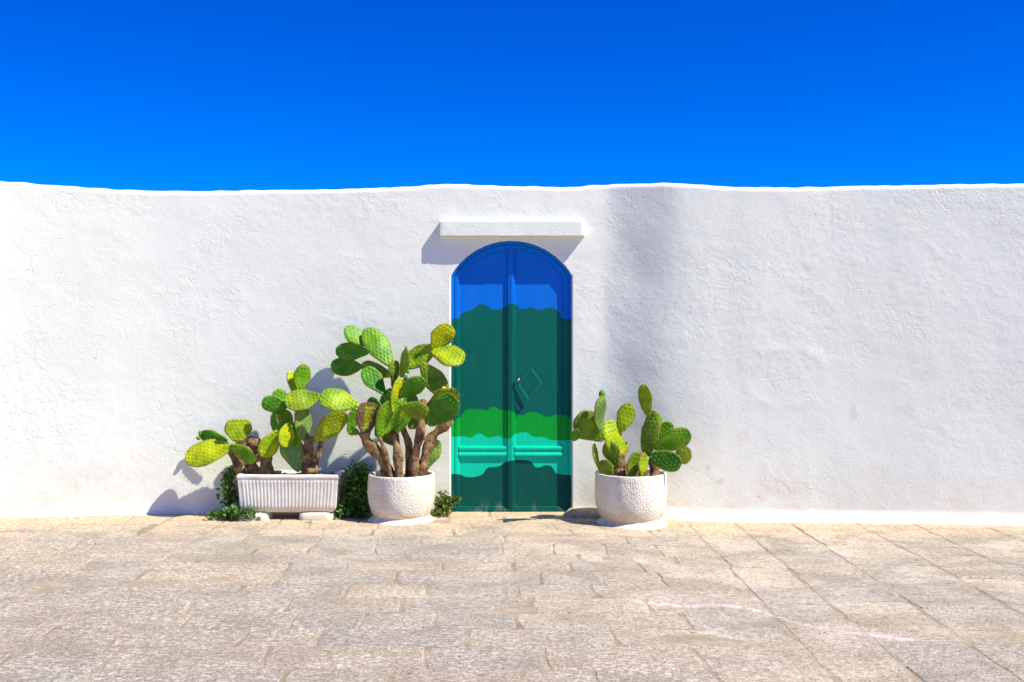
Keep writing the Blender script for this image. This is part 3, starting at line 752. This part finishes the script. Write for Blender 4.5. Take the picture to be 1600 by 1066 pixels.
for a in [(806,262, 836,104, 80, c, c-.01, 14, 'G'), (778,268, 760,140, 30, c+.02, c+.02, 58, 'Y'), (924,280, 732,322, 118, c-.05, c-.10, 16, 'Y'), (738,335, 676,246, 70, c-.02, c-.03, 10, 'G'),
          (742,342, 600,314, 90, c-.05, c-.10, -12, 'D'), (695,515, 678,365, 86, c-.01, c-.02, -35, 'D'), (750,470, 714,358, 66, c-.04, c-.05, 35, 'Y'), (842,532, 818,345, 86, c-.04, c-.05, 24, 'P'),
          (808,700, 742,488, 112, c-.04, c-.06, 8, 'P'), (895,528, 1064,374, 112, c-.03, c-.05, 12, 'Y', .16), (690,470, 612,624, 88, c-.07, c-.10, 30, 'L'), (752,425, 722,562, 72, c-.08, c-.11, 38, 'L'), (800,600, 770,430, 80, c-.03, c-.03, -25, 'G')]:
    pad(T3, F2, *a)
for x, y in ((765, 452), (795, 462), (785, 432)): bud(T3, F2, x, y, c-.09, 24, 30, 'D')

# --- the plant in the lone pot
F3 = frame(860, 580, 3.95); S3 = 3.95; c = RPY
T4 = tag(empty('prickly_pear', (RP.x, c, .32)), 'compact prickly pear with two upright pad columns in the lone pot', 'cactus')
for pts, th, ys, sd in [([(430, 680), (430, 560), (415, 520)], 108, (c-.04, c-.04, c-.04), 31), ([(585, 680), (560, 560), (575, 500)], 76, (c-.02, c-.03, c-.03), 32), ([(650, 680), (640, 570), (630, 530)], 96, (c, c, c), 33), ([(480, 690), (478, 570)], 60, (c-.02, c-.02), 34), ([(395, 690), (360, 570)], 60, (c, c), 35)]:
    trunk(T4, F3, pts, th, ys, S3, .8, sd)
for a in [(604,280, 574,82, 80, c-.03, c-.05, -30, 'Y'), (602,525, 632,246, 98, c-.03, c-.04, -32, 'O'), (578,500, 583,332, 26, c+.02, c+.02, -62, 'Y'), (655,400, 672,264, 66, c+.06, c+.07, 22, 'G'),
          (680,425, 734,312, 96, c+.02, c+.02, 4, 'G'), (640,478, 864,380, 134, c-.04, c-.08, 6, 'G'), (612,515, 808,582, 124, c-.09, c-.15, -4, 'D'), (760,545, 872,505, 120, c, c, 10, 'O', .28),
          (305,362, 290,148, 90, c-.15, c-.27, 24, 'P'), (328,425, 176,278, 172, c-.11, c-.22, -6, 'O', .03), (196,398, 128,388, 80, c-.21, c-.24, -28, 'D'), (425,545, 366,302, 124, c-.05, c-.06, 16, 'Y'),
          (430,378, 492,200, 100, c-.02, c-.04, -10, 'Y'), (430,545, 458,432, 64, c+.02, c+.02, 22, 'L'), (296,594, 250,452, 32, c-.02, c-.03, 58, 'L'), (378,652, 312,552, 90, c-.08, c-.10, -20, 'O'),
          (486,668, 540,498, 84, c-.14, c-.13, 18, 'O'), (556,655, 586,516, 56, c-.17, c-.17, 34, 'Y'), (415,590, 348,440, 96, c-.07, c-.08, -30, 'O')]:
    pad(T4, F3, *a, scale=S3)
bud(T4, F3, 318, 146, c-.255, 42, 60, 'D', None, S3); bud(T4, F3, 318, 352, c-.09, 20, 22, 'D', None, S3)

# ------------------------------------------------------------------ shrubs
def shrub(name, label, blobs, nleaf, size, seed, base, group=None, mat=None):
    rg = random.Random(seed); root = tag(empty(name, base), label, 'shrub', group)
    v, f, sv, sf = [], [], [], []
    for c_, rr, share in blobs:
        for _ in range(int(nleaf * share)):
            d = Vector((rg.gauss(0, 1), rg.gauss(0, 1), rg.gauss(0, 1))).normalized() * (rg.random() ** .6) * 1.12
            q = 1 + .75 * noise.noise(d * 3.0 + c_ * 9)
            p_ = c_ + Vector((d.x * rr[0], d.y * rr[1], d.z * rr[2])) * q
            if p_.z < .006: p_.z = .006 + rg.random() * .02
            if p_.y > -.02: p_.y = -.02 - rg.random() * .05
            t = Vector((rg.gauss(0, 1) + d.x, rg.gauss(0, 1) + d.y, rg.gauss(0, .7) + .5)).normalized(); u = t.cross(Vector((rg.gauss(0, 1), rg.gauss(0, 1), rg.gauss(0, 1)))).normalized(); nn = t.cross(u)
            l = size * rg.choice((.5, .7, .9, 1.1, 1.4)); w_ = l * .34; b = len(v)
            v += [p_, p_ + t*l*.45 + u*w_ + nn*l*.08, p_ + t*l, p_ + t*l*.45 - u*w_ + nn*l*.08, p_ + t*l*.5]
            f += [(b, b+1, b+4), (b+1, b+2, b+4), (b, b+4, b+3), (b+4, b+2, b+3)]
        for _ in range(max(4, int(40 * share))):
            d = Vector((rg.gauss(0, 1), rg.gauss(0, 1), abs(rg.gauss(0, 1)))).normalized()
            e = c_ + Vector((d.x * rr[0], d.y * rr[1], d.z * rr[2])) * rg.uniform(.5, 1.0); e.y = min(e.y, -.02); s0 = Vector(base).lerp(c_, .3) ; s0.z = max(.004, s0.z * .2)
            pts = [s0, s0.lerp(e, .5) + Vector((rg.gauss(0, .015), 0, .02)), e]
            b = len(sv)
            for i, q in enumerate(pts):
                r = .004 - .0014 * i
                for k in range(4): sv.append(q + Vector((r * math.cos(k*math.pi/2), r * math.sin(k*math.pi/2), r * .3)))
            for i in range(2):
                for k in range(4): sf.append((b+i*4+k, b+i*4+(k+1) % 4, b+(i+1)*4+(k+1) % 4, b+(i+1)*4+k))
    localise(mesh_obj('foliage', v, f, mat or M_LEAF, smooth=False), root); localise(mesh_obj('stem', sv, sf, M_STEM), root)
    return root
def WB(px, py, y): return W(px, py, y)
shrub('shrub', 'dense dark green shrub between the planter box and the tall pot', [
    (WB(556, 775, -.16), (.14, .12, .17), .6), (WB(560, 745, -.14), (.09, .09, .13), .25), (WB(548, 796, -.2), (.12, .1, .06), .25)], 1900, .030, 3, (W(555, 0, -.15).x, -.15, 0))
shrub('shrub', 'small creeping green shrub at the outer end of the planter box', [
    (WB(360, 770, -.2), (.065, .06, .17), .45), (WB(375, 735, -.2), (.035, .04, .09), .08), (WB(350, 804, -.30), (.11, .06, .04), .22), (WB(378, 803, -.36), (.12, .05, .045), .25), (WB(357, 745, -.17), (.05, .05, .07), .12)], 950, .030, 5, (W(365, 0, -.24).x, -.24, 0))
shrub('shrub', 'little yellowish green shrub between the tall pot and the door', [
    (WB(692, 788, -.12), (.075, .06, .09), .75), (WB(708, 783, -.12), (.06, .04, .03), .25), (WB(688, 800, -.18), (.07, .05, .03), .25)], 330, .032, 9, (W(692, 0, -.12).x, -.12, 0),
    mat=mat_leaf('pale_shrub_leaf', (.06, .13, .015), (.17, .22, .03)))
